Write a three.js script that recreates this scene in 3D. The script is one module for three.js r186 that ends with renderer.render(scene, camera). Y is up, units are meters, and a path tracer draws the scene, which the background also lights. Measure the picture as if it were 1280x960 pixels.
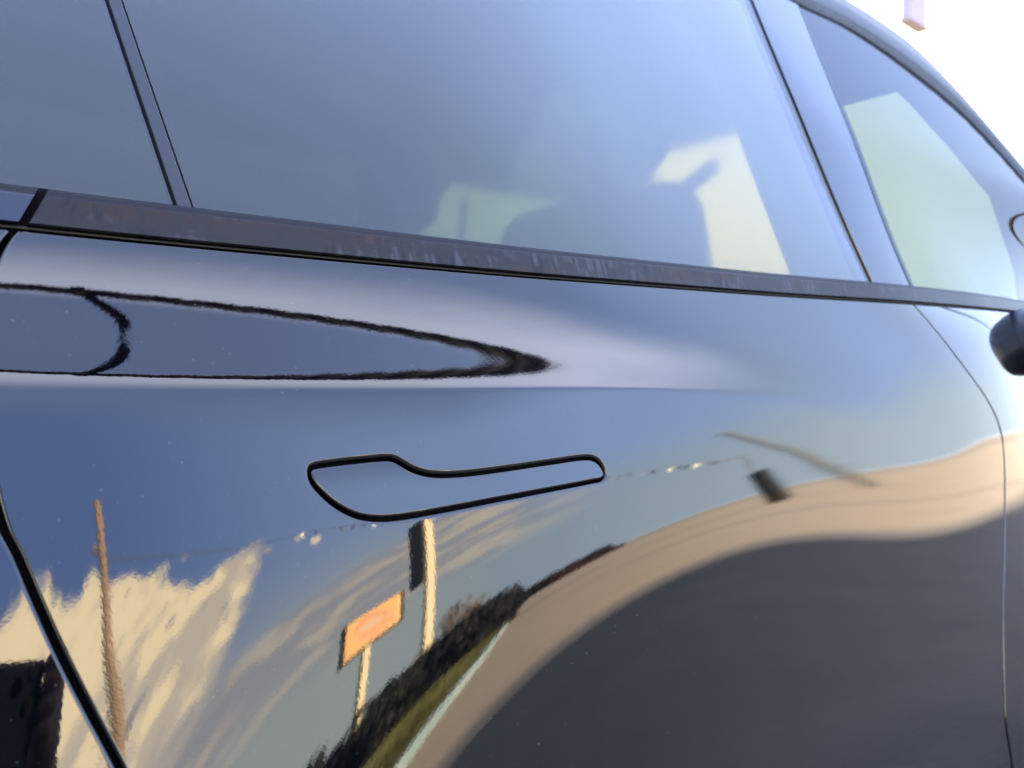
import * as THREE from 'three';
import { mergeGeometries } from 'three/addons/utils/BufferGeometryUtils.js';
import { MarchingCubes } from 'three/addons/objects/MarchingCubes.js';
import { RoundedBoxGeometry } from 'three/addons/geometries/RoundedBoxGeometry.js';

// ------------------------------------------------------------------ camera
const scene = new THREE.Scene();
const EYE = new THREE.Vector3(0, 0.95, 0.45);
const FWD = new THREE.Vector3(0.62900684, -0.03156321, -0.77675875);
const camera = new THREE.PerspectiveCamera(2 * Math.atan(480 / 950) * 180 / Math.PI, 4 / 3, 0.01, 3000);
camera.position.copy(EYE);
camera.lookAt(EYE.clone().add(FWD));
camera.updateMatrixWorld(true);
camera.focus = 0.60; camera.userData.fStop = 6.5;

const renderer = new THREE.WebGLRenderer({ antialias: true });
renderer.setSize(1024, 768);
renderer.toneMapping = THREE.LinearToneMapping;
renderer.toneMappingExposure = 27;            // the phone exposed for the four per cent that dark paint mirrors
renderer.shadowMap.enabled = true;

// ------------------------------------------------------------------ noise
function rng(seed) { let s = seed >>> 0; return () => { s = (s + 0x6D2B79F5) >>> 0; let t = s; t = Math.imul(t ^ (t >>> 15), t | 1); t ^= t + Math.imul(t ^ (t >>> 7), t | 61); return ((t ^ (t >>> 14)) >>> 0) / 4294967296; }; }
const hash2 = (x, y) => { let h = Math.imul(x, 374761393) + Math.imul(y, 668265263) | 0; h = Math.imul(h ^ (h >>> 13), 1274126177); return ((h ^ (h >>> 16)) >>> 0) / 4294967296; };
function vnoise(x, y) {
  const xi = Math.floor(x), yi = Math.floor(y), fx = x - xi, fy = y - yi;
  const u = fx * fx * fx * (fx * (fx * 6 - 15) + 10), v = fy * fy * fy * (fy * (fy * 6 - 15) + 10);
  const a = hash2(xi, yi), b = hash2(xi + 1, yi), c = hash2(xi, yi + 1), d = hash2(xi + 1, yi + 1);
  return a + (b - a) * u + (c - a) * v + (a - b - c + d) * u * v;
}
function fbm(x, y, o = 5) { let s = 0, a = 0.5, n = 0; for (let k = 0; k < o; k++) { s += a * vnoise(x + k * 17.3, y + k * 9.1); n += a; a *= 0.5; x *= 2.03; y *= 2.03; } return s / n; }
const ss = (a, b, x) => { const t = Math.min(1, Math.max(0, (x - a) / (b - a))); return t * t * (3 - 2 * t); };
const lerp = (a, b, t) => a + (b - a) * t;
const mix3 = (a, b, t) => [lerp(a[0], b[0], t), lerp(a[1], b[1], t), lerp(a[2], b[2], t)];
const DEG = Math.PI / 180;

// ------------------------------------------------------------------ sky and sun
const SUN = new THREE.Vector3(0.5, 0.158, -0.866).normalize();
function skyColour(x, y, z) {
  const el = Math.asin(y) / DEG, psi = Math.atan2(x, z) / DEG, phi = Math.atan2(y, z) / DEG;
  const sunward = x * SUN.x + y * SUN.y + z * SUN.z;
  const side = ss(-6, 34, psi) * (1 - ss(110, 170, Math.abs(psi)));
  const far = ss(48, 66, psi) * (1 - ss(110, 150, psi));
  const deep = mix3(mix3([0.185, 0.29, 0.60], [0.39, 0.55, 0.92], side), [0.28, 0.37, 0.58], far);
  const zen = [0.215, 0.285, 0.52];
  const low = mix3([0.60, 0.67, 0.64], [0.44, 0.555, 0.66], ss(26, 46, psi));
  low.forEach((v, k) => { low[k] = lerp(v, [0.36, 0.43, 0.48][k], far); });
  let c = mix3(low, deep, ss(lerp(5, 2, far), lerp(19, 14, ss(30, 50, psi)), el));
  c = mix3(c, [0.25, 0.345, 0.61], ss(27, 40, Math.min(el * 1.25, phi)));
  c = mix3(c, zen, ss(46, 62, el));
  const across = 1 - 0.22 * ss(0.35, 0.1, Math.abs(sunward)) * ss(8, 24, el) * (1 - ss(50, 66, el)) * ss(62, 76, Math.abs(psi));   // darkest a right angle away from the sun
  c = [c[0] * across * (across < 1 ? 1.02 : 1), c[1] * across, c[2] * across * across];
  // towards the low sun: pale, warm, bright
  const back = ss(0.0, -0.5, z / Math.hypot(x, z));
  const rearLow = mix3([0.66, 0.68, 0.62], [1.5, 1.15, 0.52], ss(0.35, 0.98, sunward));
  c = mix3(c, rearLow, back * (1 - ss(8, 48, el)));
  // long veil of thin high cloud that runs along the street, overhead
  if (z > 0) {
    const warp = (fbm(x / y * 2.1 + 3, z / y * 5 + 1, 4) - 0.5) * 3;
    const veil = ss(47, 60.5, phi + warp) * (1 - ss(61.4, 63.6, phi)) * ss(16, 30, el) * (1 - ss(63, 73, psi)) * (0.86 + 0.3 * fbm(x / y * 3, z / y * 14, 4));
    c = mix3(c, [0.76, 0.82, 1.05], Math.min(1, veil));
  }
  // grey evening cloud bank, a slanted band low over the street
  if (z > 0 && el > 0 && el < 40) {
    const wob = (fbm(psi * 0.16 + 40, el * 0.5, 4) - 0.5) * 2.6;
    const topB = 10.6 + 0.05 * (psi - 10) + wob, botB = 7.3 - 0.05 * (psi - 18) + wob * 0.5;
    const st = fbm(psi * 0.22 + el * 0.6, el * 1.7 - psi * 0.10, 5);
    const d = ss(topB + 0.9, topB - 1.0, el) * ss(botB - 1.8, botB + 1.0, el) * ss(-40, -20, psi) * (1 - ss(38, 52, psi));
    const dark = mix3([0.56, 0.55, 0.58], [0.92, 0.80, 0.66], ss(0.40, 0.68, st));
    c = mix3(c, dark, d * (0.72 + 0.28 * ss(0.3, 0.55, st)));
    // the big sunlit cumulus
    const lump = 4.5 * (Math.abs(fbm(psi * 0.22 + 7, el * 0.34 + 3, 2) - 0.5)) + 2.2 * Math.abs(fbm(psi * 0.8 + 1, el * 1.1, 2) - 0.5);
    const fine = fbm(psi * 0.8 + 5, el * 1.4 + 9, 5) - 0.5;
    const topC = lerp(21.4, 18.2, ss(-6, 15, psi)) - 0.9 * lump + 0.8 * fine - 0.7 * ss(-2.2, -4.2, psi) * ss(-8, -4.2, psi);
    const lean = psi - (13.0 + (el - 12.4) * 0.55) + fine * 2.2;
    const soft = 0.5;
    let cum = ss(topC + soft, topC - soft, el) * ss(1.1, -1.3, lean) * ss(-24, -9, psi + fine * 8) * ss(8.5, 12.2, el + fine * 2.6 + 0.14 * (10 - psi));
    const hole = ss(0.74, 0.82, fbm(psi * 0.6 + el * 0.3 + 11.5, el * 1.2 - psi * 0.5 + 2.2, 4)) * ss(-5, 2, psi);
    const sh = fbm(psi * 0.36 + 2 + el * 0.2, el * 0.72 - psi * 0.2, 5);
    let cc = mix3([1.12, 0.95, 0.75], [1.86, 1.46, 0.90], ss(0.34, 0.60, sh + 0.035 * (el - 14) - 0.012 * (psi - 4)));
    cc = mix3(cc, [0.42, 0.45, 0.52], hole * 0.85);
    c = mix3(c, cc, cum);
    // two loose scraps of cloud off its tip
    for (const [pp, ee, r, b] of [[21.6, 16.0, 0.34, 1.4], [19.6, 16.9, 0.28, 1.0], [16.3, 17.1, 0.30, 0.7]]) {
      const q = Math.hypot((psi - pp) / 1.7, el - ee) / r + fine * 1.2;
      c = mix3(c, [1.5 * b, 1.2 * b, 0.75 * b], ss(1.1, 0.5, q) * 0.8);
    }
  }
  return c;
}
{
  const W = 3072, H = 1536, data = new Float32Array(W * H * 4);
  for (let r = 0; r < H; r++) {
    const up = ((r + 0.5) / H - 0.5) * Math.PI, y = Math.sin(up), cy = Math.cos(up);
    for (let k = 0; k < W; k++) {
      const a = ((k + 0.5) / W - 0.5) * 2 * Math.PI, i = (r * W + k) * 4;
      const SKY = 0.37, c = r < H / 2 - 4 ? [0.8, 0.8, 0.8] : skyColour(Math.cos(a) * cy, Math.max(y, 0.0005), Math.sin(a) * cy);
      data[i] = c[0] * SKY; data[i + 1] = c[1] * SKY; data[i + 2] = c[2] * SKY; data[i + 3] = 1;
    }
  }
  const t = new THREE.DataTexture(data, W, H, THREE.RGBAFormat, THREE.FloatType);
  t.mapping = THREE.EquirectangularReflectionMapping; t.magFilter = THREE.LinearFilter; t.minFilter = THREE.LinearFilter; t.needsUpdate = true;
  scene.background = t; scene.environment = t;
}
const sun = new THREE.DirectionalLight(new THREE.Color().setRGB(1.0, 0.84, 0.62), 5);
sun.position.copy(SUN).multiplyScalar(80); sun.target.position.set(0, 0, 0);
sun.castShadow = true; sun.shadow.mapSize.set(2048, 2048); sun.shadow.radius = 1;
Object.assign(sun.shadow.camera, { left: -60, right: 60, top: 60, bottom: -60, near: 1, far: 300 });
scene.add(sun, sun.target);

// ------------------------------------------------------------------ naming helpers
const used = {};
function numbered(n) { const k = used[n] = (used[n] ?? -1) + 1; return k ? n + '_' + String(k).padStart(3, '0') : n; }
function thing(name, label, category, pos = [0, 0, 0], group) {
  const o = new THREE.Group(); o.name = numbered(name); o.position.set(...pos); scene.add(o);
  o.userData = { label, category }; if (group) o.userData.group = group;
  return o;
}
const partCount = new Map();
function part(name, geo, mat, parent, label) {
  const key = parent.uuid + name, k = (partCount.get(key) ?? -1) + 1; partCount.set(key, k);
  const m = new THREE.Mesh(geo, mat); m.name = k ? name + '_' + String(k).padStart(3, '0') : name;
  m.castShadow = m.receiveShadow = true; if (label) m.userData.label = label;
  parent.add(m); return m;
}
function struct(name, geo, mat, label, kind = 'structure', category) {
  const m = new THREE.Mesh(geo, mat); m.name = numbered(name); m.castShadow = m.receiveShadow = true;
  m.userData = { label, kind, category: category || name.replace(/_/g, ' ') }; scene.add(m); return m;
}

// ------------------------------------------------------------------ materials
const rgb = (r, g, b) => new THREE.Color().setRGB(r, g, b);
const std = (c, roughness = 0.8, extra = {}) => new THREE.MeshStandardMaterial({ color: rgb(...c), roughness, side: THREE.DoubleSide, ...extra });
const phys = (c, roughness = 0.8, extra = {}) => new THREE.MeshPhysicalMaterial({ color: rgb(...c), roughness, side: THREE.DoubleSide, ...extra });
function dataTex(W, H, fn, float = false, srgb = false) {
  const d = float ? new Float32Array(W * H * 4) : new Uint8Array(W * H * 4);
  for (let j = 0; j < H; j++) for (let i = 0; i < W; i++) { const c = fn(i / W, j / H, i, j), o = (j * W + i) * 4; for (let k = 0; k < 3; k++) d[o + k] = float ? c[k] : Math.max(0, Math.min(255, Math.round(255 * c[k]))); d[o + 3] = float ? 1 : 255; }
  const t = new THREE.DataTexture(d, W, H, THREE.RGBAFormat, float ? THREE.FloatType : THREE.UnsignedByteType);
  t.wrapS = t.wrapT = THREE.RepeatWrapping; t.magFilter = THREE.LinearFilter; t.minFilter = THREE.LinearFilter; if (srgb) t.colorSpace = THREE.SRGBColorSpace; t.needsUpdate = true; return t;
}
// orange peel of the lacquer: a tile of 0.16 m, waves 2.5 to 9 mm long
const PEEL = 0.16;
function peelTexture(rms, seed) {
  const r = rng(seed), waves = [];
  for (let k = 0; k < 70; k++) { const f = 30 + 70 * r(), a = r() * Math.PI; waves.push([Math.round(f * Math.cos(a)), Math.round(f * Math.sin(a)), r() * 6.283, 1]); }
  const amp = rms * Math.SQRT2 / Math.sqrt(70 / 2);
  const N = 768;
  return dataTex(N, N, (u, v) => {
    let sx = 0, sy = 0;
    for (const [p, q, ph] of waves) { const c = Math.cos(6.28318 * (p * u + q * v) + ph), l = Math.hypot(p, q) || 1; sx += c * p / l; sy += c * q / l; }
    const nx = -sx * amp, ny = -sy * amp, n = 1 / Math.hypot(nx, ny, 1);
    return [nx * n * 0.5 + 0.5, ny * n * 0.5 + 0.5, n * 0.5 + 0.5];
  }, true);
}
const peel = peelTexture(0.00065, 5), peelSoft = peelTexture(0.0006, 9);
peel.repeat.set(1 / PEEL, 1 / PEEL); peelSoft.repeat.set(1 / PEEL, 1 / PEEL);
// paint: near-black blue lacquer with loose specks of dust on it (tile 0.5 m)
const dust = (() => {
  const N = 1024, a = new Float32Array(N * N), r = rng(77);
  for (let k = 0; k < 1700; k++) {
    const x = r() * N, y = r() * N, s = 0.5 + 1.1 * Math.pow(r(), 4), b = 0.2 + 0.8 * r(), e = 0.6 + 0.8 * r();
    for (let j = -3; j <= 3; j++) for (let i = -3; i <= 3; i++) {
      const xx = Math.floor(x + i), yy = Math.floor(y + j), d = Math.hypot((xx - x) * e, yy - y) / s, w = Math.max(0, 1 - d);
      const o = ((yy % N + N) % N) * N + (xx % N + N) % N; a[o] = Math.max(a[o], b * w);
    }
  }
  const t = dataTex(N, N, (u, v, i, j) => { const w = a[j * N + i]; return [0.0007 + 0.065 * w, 0.0008 + 0.065 * w, 0.0014 + 0.07 * w]; }, true);
  t.repeat.set(1 / 0.5, 1 / 0.5); return t;
})();
const paint = phys([1, 1, 1], 0.025, { map: dust, normalMap: peel, ior: 1.5 });
const paintPlain = phys([0.0022, 0.003, 0.0058], 0.04, { ior: 1.5 });
const handlePaint = phys([1, 1, 1], 0.06, { map: dust, normalMap: peelSoft, ior: 1.5 });
const gapBlack = phys([0.0012, 0.0014, 0.002], 0.7, { specularIntensity: 0.12 });
const sealBlack = phys([0.0035, 0.004, 0.0055], 0.5, { specularIntensity: 0.5 });
const glossBlack = phys([0.004, 0.005, 0.007], 0.05, { ior: 1.5, specularIntensity: 0.36 });
const cabin = phys([0.0022, 0.0022, 0.0028], 0.95, { specularIntensity: 0.2 });
const seatMat = phys([0.0035, 0.0035, 0.0045], 0.95, { specularIntensity: 0.2 });
const privacyGlass = phys([0.18, 0.188, 0.075], 0.075, { transmission: 1, thickness: 0.004, ior: 1.5, specularIntensity: 0.6 });   // filmed and dusty: what is behind it goes soft
const frontGlass = phys([0.115, 0.170, 0.150], 0.0, { transmission: 1, thickness: 0, ior: 1.5, specularIntensity: 0.42 });
const farGlass = phys([0.042, 0.075, 0.12], 0.0, { transmission: 1, thickness: 0, ior: 1.5 });
const farDarkGlass = phys([0.004, 0.006, 0.006], 0.0, { transmission: 1, thickness: 0, ior: 1.5 });
const windGlass = phys([0.21, 0.22, 0.17], 0.0, { transmission: 1, thickness: 0, ior: 1.5 });
// trim: satin dark metal with dried water runs and brown water stains
const trimMap = dataTex(1024, 64, (u, v) => {
  const x = u * 1.6;
  const run = fbm(x * 260, v * 2.2 + 5, 3), blot = fbm(x * 26 + 3, v * 3 + 8, 4), fleck = vnoise(x * 700, v * 26);
  const st = ss(0.5, 0.74, run) * ss(0.36, 0.62, blot);
  const brown = ss(0.45, 0.7, fbm(x * 11 + 30, v * 2 + 1, 4)) * ss(0.35, 0.75, run * 0.6 + blot * 0.5);
  let c = [0.0150, 0.0148, 0.0168]; c = mix3(c, [0.034, 0.035, 0.042], st); c = mix3(c, [0.022, 0.0135, 0.011], brown * 0.9); c = mix3(c, [0.005, 0.006, 0.010], ss(0.62, 0.8, vnoise(x * 330 + 9, v * 1.4)) * 0.75 * ss(0.4, 0.6, blot));
  const f = 0.9 + 0.25 * fleck; return [c[0] * f, c[1] * f, c[2] * f];
}, true);
const trimMat = phys([0.85, 0.85, 0.85], 0.42, { map: trimMap, ior: 1.5, specularIntensity: 0.22 });
const trimTop = phys([0.011, 0.0112, 0.0138], 0.5, { specularIntensity: 0.2 });
const barMat = phys([0.010, 0.011, 0.014], 0.4, { specularIntensity: 0.6 });

// ------------------------------------------------------------------ the car's right flank: z = Z(x, y), x forward along the car, z out of it
const Q = [[0, 1, -0.0429016], [0, 2, -0.0115403], [0, 3, -0.0139873], [0, 4, -0.00390374], [1, 0, -0.0206235], [1, 1, 0.0256496], [1, 2, -0.00577584], [1, 3, -0.00376854], [1, 4, 0.000702562], [2, 0, -0.0178461], [2, 1, -0.0144947], [2, 2, 0.0277126], [2, 3, 0.0138789], [2, 4, 0.000155109], [3, 0, 0.0312918], [3, 1, 0.00218726], [3, 2, -0.0142448], [3, 3, -0.00408491], [4, 0, -0.00873846], [4, 1, 0.000188333], [4, 2, 0.00239541]];
const QF = [[3, 1, -0.0024269], [3, 2, -0.00084571], [3, 3, 0.0018758], [4, 1, 0.0053266], [4, 2, 8.056e-05], [4, 3, -0.0036633], [5, 1, -0.0019968], [5, 2, 7.9851e-05], [5, 3, 0.0011114]];
const PS = [0.238308, 0.0411046, 0.124883, -0.107508, 1.05429, -6.85586, -0.508251, 1.77023, 8.06034, -1.16676, -2.03088, 0.0402108, -0.0609404, -0.00573131, -0.00422496, -0.00517331, -0.00560282];
const XP = (X, n) => { let r = 1; for (let k = 0; k < n; k++) r *= X; return r; };
function Zg0(x, y) { const X = (x - 0.4) / 0.5, Y = (y - 0.8) / 0.2; let z = 0; for (const [i, j, a] of Q) z += a * XP(X, i) * XP(Y, j); const R = Math.max(0, (x - 0.55) / 0.45), T = (y - 0.75) / 0.2; for (const [i, j, a] of QF) z += a * XP(R, i) * XP(T, j); return z; }
function Zg(x, y) {
  const xc = Math.min(1.5, Math.max(-0.03, x)), yc = Math.min(1.08, Math.max(0.3, y));
  let z = Zg0(xc, yc);
  if (xc !== x) { z += (Zg0(xc + 1e-4, yc) - Zg0(xc - 1e-4, yc)) / 2e-4 * (x - xc) - (x > xc ? 0.035 : 0.09) * (x - xc) ** 2; }
  if (yc !== y) z += (Zg0(xc, yc + 1e-4) - Zg0(xc, yc - 1e-4)) / 2e-4 * (y - yc);
  return z;
}
const pol = (c, x) => { const X = (x - 0.4) / 0.4; let s = 0, m = 1; for (const a of c) { s += a * m; m *= X; } return s; };
function Zs(x, y) {
  x = Math.max(-0.1, Math.min(2, x));
  const A = pol(PS.slice(0, 4), x) / (1 + Math.exp((x - PS[4]) / 0.09)); let r = Math.exp(pol(PS.slice(5, 8), Math.min(x, 1.2))); r = 1 / (1 / r + 50);
  const B = pol(PS.slice(8, 11), x) / (1 + Math.exp((x - PS[4] - 0.15) / 0.14)), w1 = PS[11] + PS[12] * x, w0 = pol(PS.slice(13, 17), x), e = 0.02;
  const w = y - (0.9375 - 0.0125 * x), t = (w - w0) / r, sp = r * (Math.max(0, t) + Math.log1p(Math.exp(-Math.abs(t)))), v = w - w1, s = Math.sqrt(v * v + e * e);
  return -(A * sp - B * 0.25 * (v * v + v * s + e * e * Math.asinh(v / e)));
}
const Z = (x, y) => Zg(x, y) + Zs(x, y);
function normalOf(f, x, y, h = 2e-5) { const n = new THREE.Vector3(-(f(x + h, y) - f(x - h, y)) / (2 * h), -(f(x, y + h) - f(x, y - h)) / (2 * h), 1); return n.normalize(); }
const lin = (xs, ys) => (x) => { let k = 0; while (k < xs.length - 2 && x > xs[k + 1]) k++; return ys[k] + (ys[k + 1] - ys[k]) * (x - xs[k]) / (xs[k + 1] - xs[k]); };
function smoothLin(xs, ys) {                                        // Catmull-Rom through the points, straight beyond the ends
  const m = xs.map((_, k) => { const a = Math.max(0, k - 1), b = Math.min(xs.length - 1, k + 1); return (ys[b] - ys[a]) / (xs[b] - xs[a]); });
  return (x) => {
    const n = xs.length - 1; if (x <= xs[0]) return ys[0] + m[0] * (x - xs[0]); if (x >= xs[n]) return ys[n] + m[n] * (x - xs[n]);
    let k = 0; while (x > xs[k + 1]) k++; const h = xs[k + 1] - xs[k], t = (x - xs[k]) / h, t2 = t * t, t3 = t2 * t;
    return ys[k] * (2 * t3 - 3 * t2 + 1) + m[k] * h * (t3 - 2 * t2 + t) + ys[k + 1] * (3 * t2 - 2 * t3) + m[k + 1] * h * (t3 - t2);
  };
}
const yBelt = smoothLin([-0.6, 0.0648, 0.25, 0.4351, 0.6066, 0.9039, 1.165, 1.5686, 2.5], [1.055, 1.0320, 1.0290, 1.0284, 1.0300, 1.0328, 1.0355, 1.0415, 1.06]);
const GLZ = smoothLin([-1.3, -0.9, -0.5, 0, 0.2, 0.4, 0.6, 0.8, 1, 1.3, 2.2, 2.8], [-0.30, -0.2, -0.14, -0.111, -0.1, -0.093, -0.089, -0.084, -0.071, -0.046, -0.03, -0.06]);
const GLB = smoothLin([1.0, 1.1, 1.2, 1.3, 1.4, 1.5, 1.6, 1.8, 2, 2.2, 2.8], [-0.0726, -0.0639, -0.0607, -0.0616, -0.064, -0.0696, -0.0783, -0.0992, -0.1263, -0.1603, -0.27]);
const G = (x, y) => { const v = y - 1.04, base = x > 1.0 ? lerp(GLZ(x), lerp(GLB(x), GLZ(x), ss(0, 0.36, v)), ss(1.0, 1.15, x)) : GLZ(x); return base - 0.010 - Math.tan(31 * DEG) * v + 0.04 * v * v; };   // side glass

// ------------------------------------------------------------------ geometry helpers
function meshGeo(pos, nrm, uv, idx) {
  const g = new THREE.BufferGeometry();
  g.setAttribute('position', new THREE.Float32BufferAttribute(pos, 3)); if (nrm) g.setAttribute('normal', new THREE.Float32BufferAttribute(nrm, 3));
  g.setAttribute('uv', new THREE.Float32BufferAttribute(uv, 2)); g.setIndex(idx); if (!nrm) g.computeVertexNormals(); return g;
}
// sheet of the surface f over (u, v) -> (x, y)
function sheet(f, map, us, vs, flip = 1) {
  const pos = [], nrm = [], uv = [], idx = [];
  for (const v of vs) for (const u of us) { const [x, y] = map(u, v), n = normalOf(f, x, y); pos.push(x, y, f(x, y)); nrm.push(n.x, n.y, n.z); uv.push(x, y); }
  const W = us.length;
  for (let j = 0; j < vs.length - 1; j++) for (let i = 0; i < W - 1; i++) { const a = j * W + i, b = a + 1, c = a + W, d = c + 1; idx.push(a, b, d, a, d, c); }
  return meshGeo(pos, nrm, uv, idx);
}
// rolled edge along a polyline on the surface; out(k) points away from the sheet, in the surface
function rolled(f, pts, side, r, depth, closed = false, steps = 6) {
  const pos = [], nrm = [], uv = [], idx = [], n = pts.length, cols = steps + 2;
  for (let k = 0; k < n; k++) {
    const a = pts[closed ? (k - 1 + n) % n : Math.max(0, k - 1)], b = pts[closed ? (k + 1) % n : Math.min(n - 1, k + 1)];
    const N = normalOf(f, ...pts[k]), T = new THREE.Vector3(b[0] - a[0], b[1] - a[1], f(...b) - f(...a)).normalize();
    const O = new THREE.Vector3().crossVectors(T, N).multiplyScalar(side).normalize(), P = new THREE.Vector3(pts[k][0], pts[k][1], f(...pts[k]));
    for (let s = 0; s <= steps; s++) {
      const t = s / steps * Math.PI / 2, p = P.clone().addScaledVector(O, r * Math.sin(t)).addScaledVector(N, -r * (1 - Math.cos(t))), m = N.clone().multiplyScalar(Math.cos(t)).addScaledVector(O, Math.sin(t));
      pos.push(p.x, p.y, p.z); nrm.push(m.x, m.y, m.z); uv.push(p.x, p.y);
    }
    const p = P.clone().addScaledVector(O, r).addScaledVector(N, -depth); pos.push(p.x, p.y, p.z); nrm.push(O.x, O.y, O.z); uv.push(p.x, p.y);
  }
  for (let k = 0; k < (closed ? n : n - 1); k++) for (let s = 0; s < cols - 1; s++) { const a = k * cols + s, b = a + 1, c = ((k + 1) % n) * cols + s, d = c + 1; if (side > 0) idx.push(a, d, c, a, b, d); else idx.push(a, c, d, a, d, b); }
  return meshGeo(pos, nrm, uv, idx);
}
// strip laid at depth below the surface along a polyline (the dark bottom of a gap)
function strip(f, pts, half, depth, closed = false) {
  const pos = [], uv = [], idx = [], nrm = [], n = pts.length;
  for (let k = 0; k < n; k++) {
    const a = pts[closed ? (k - 1 + n) % n : Math.max(0, k - 1)], b = pts[closed ? (k + 1) % n : Math.min(n - 1, k + 1)];
    const N = normalOf(f, ...pts[k]), T = new THREE.Vector3(b[0] - a[0], b[1] - a[1], f(...b) - f(...a)).normalize(), O = new THREE.Vector3().crossVectors(T, N);
    for (const s of [-1, 1]) { pos.push(pts[k][0] + O.x * half * s - N.x * depth, pts[k][1] + O.y * half * s - N.y * depth, f(...pts[k]) + O.z * half * s - N.z * depth); nrm.push(N.x, N.y, N.z); uv.push(pts[k][0] + s * half, pts[k][1]); }
  }
  for (let k = 0; k < (closed ? n : n - 1); k++) { const a = 2 * k, b = a + 1, c = 2 * ((k + 1) % n), d = c + 1; idx.push(a, d, c, a, b, d); }
  return meshGeo(pos, nrm, uv, idx);
}
const FARZ = -1.96;
function mirrored(g) {
  const m = g.clone(), p = m.attributes.position, n = m.attributes.normal, i = m.index.array;
  for (let k = 0; k < p.count; k++) { p.setZ(k, FARZ - p.getZ(k)); n.setZ(k, -n.getZ(k)); }
  for (let k = 0; k < i.length; k += 3) { const t = i[k]; i[k] = i[k + 1]; i[k + 1] = t; }
  return m;
}
// profile swept along x: profile(x) -> [[dy, z], ...]
function swept(xs, prof, uvs = 1) {
  const pos = [], uv = [], idx = [], n = prof(xs[0]).length; 
  xs.forEach((x) => { const p = prof(x); p.forEach(([xx, y, z], k) => { pos.push(xx, y, z); uv.push(x / uvs, k / (n - 1)); }); });
  for (let i = 0; i < xs.length - 1; i++) for (let k = 0; k < n - 1; k++) { const a = i * n + k, b = a + 1, c = a + n, d = c + 1; idx.push(a, c, d, a, d, b); }
  return meshGeo(pos, null, uv, idx);
}
const range = (a, b, n) => Array.from({ length: n + 1 }, (_, k) => a + (b - a) * k / n);
const box = (w, h, d, x, y, z, r = 0) => { const g = r ? new RoundedBoxGeometry(w, h, d, 3, r) : new THREE.BoxGeometry(w, h, d); g.translate(x, y, z); return r ? g : g; };
const tube = (pts, r, seg = 64, rad = 8) => new THREE.TubeGeometry(new THREE.CatmullRomCurve3(pts.map((p) => new THREE.Vector3(...p))), seg, r, rad);
const cyl = (r1, r2, h, x, y, z, n = 16) => { const g = new THREE.CylinderGeometry(r1, r2, h, n); g.translate(x, y, z); return g; };

// ================================================================== THE CAR
const car = thing('parked_car', 'glossy near-black blue car filling the frame, seen along its flank', 'car');

// --- rear door
const xRear = smoothLin([-1.0354, -1.0224, -1.0019, -0.9635, -0.9283, -0.8944, -0.8611, -0.8467, -0.8234, -0.7957, -0.7657, -0.7423, -0.707, -0.6548, -0.55, -0.42, -0.3].map((v) => v), [0.0622, 0.0525, 0.0442, 0.0373, 0.0345, 0.0367, 0.0422, 0.0476, 0.0548, 0.0639, 0.0752, 0.0845, 0.0977, 0.1219, 0.185, 0.235, 0.25]);
const rearX = (y) => xRear(-y);
const frontLin = smoothLin([0.25, 0.3548, 0.4378, 0.5563, 0.6686, 0.80, 0.861, 0.95, 1.0356], [1.238, 1.240, 1.2346, 1.2767, 1.3367, 1.388, 1.372, 1.272, 1.180]);
const frontX = (y) => frontLin(y);
const HG = 0.0016;                                                  // half a panel gap
const topY = (x) => yBelt(x) - 0.0018;
// handle outline on the panel
const hOutline = (() => {
  const p = [[0.2134, 0.8806], [0.2277, 0.8816], [0.246, 0.8820], [0.2651, 0.8820], [0.2716, 0.8815], [0.2758, 0.8801], [0.2805, 0.8772], [0.2888, 0.8721], [0.2989, 0.8684], [0.3097, 0.8664], [0.3239, 0.8653], [0.3425, 0.8649], [0.3718, 0.8652], [0.4214, 0.8661], [0.4607, 0.8665], [0.4713, 0.8652], [0.4790, 0.8610], [0.4836, 0.8535], [0.4838, 0.8478], [0.4783, 0.8444], [0.4650, 0.8437], [0.4328, 0.8427], [0.3667, 0.8409], [0.3096, 0.8392], [0.2718, 0.8387], [0.2532, 0.8401], [0.2382, 0.8442], [0.226, 0.8514], [0.217, 0.8598], [0.2103, 0.8690], [0.2090, 0.8757], [0.2106, 0.8793]];
  const c = new THREE.CatmullRomCurve3(p.map(([x, y]) => new THREE.Vector3(x, y, 0)), true, 'centripetal');
  return c.getSpacedPoints(260).slice(0, 260).map((v) => [v.x, v.y]);            // clockwise seen from outside
})();
function inset(pts, d) {
  const n = pts.length;
  return pts.map((p, k) => { const a = pts[(k - 2 + n) % n], b = pts[(k + 2) % n], l = Math.hypot(b[0] - a[0], b[1] - a[1]); return [p[0] + d * (b[1] - a[1]) / l, p[1] - d * (b[0] - a[0]) / l]; });
}
const hx0 = 0.190, hx1 = 0.505, hy0 = 0.822, hy1 = 0.899;
const creaseY = (x) => 0.9375 - 0.0125 * x;
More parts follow.
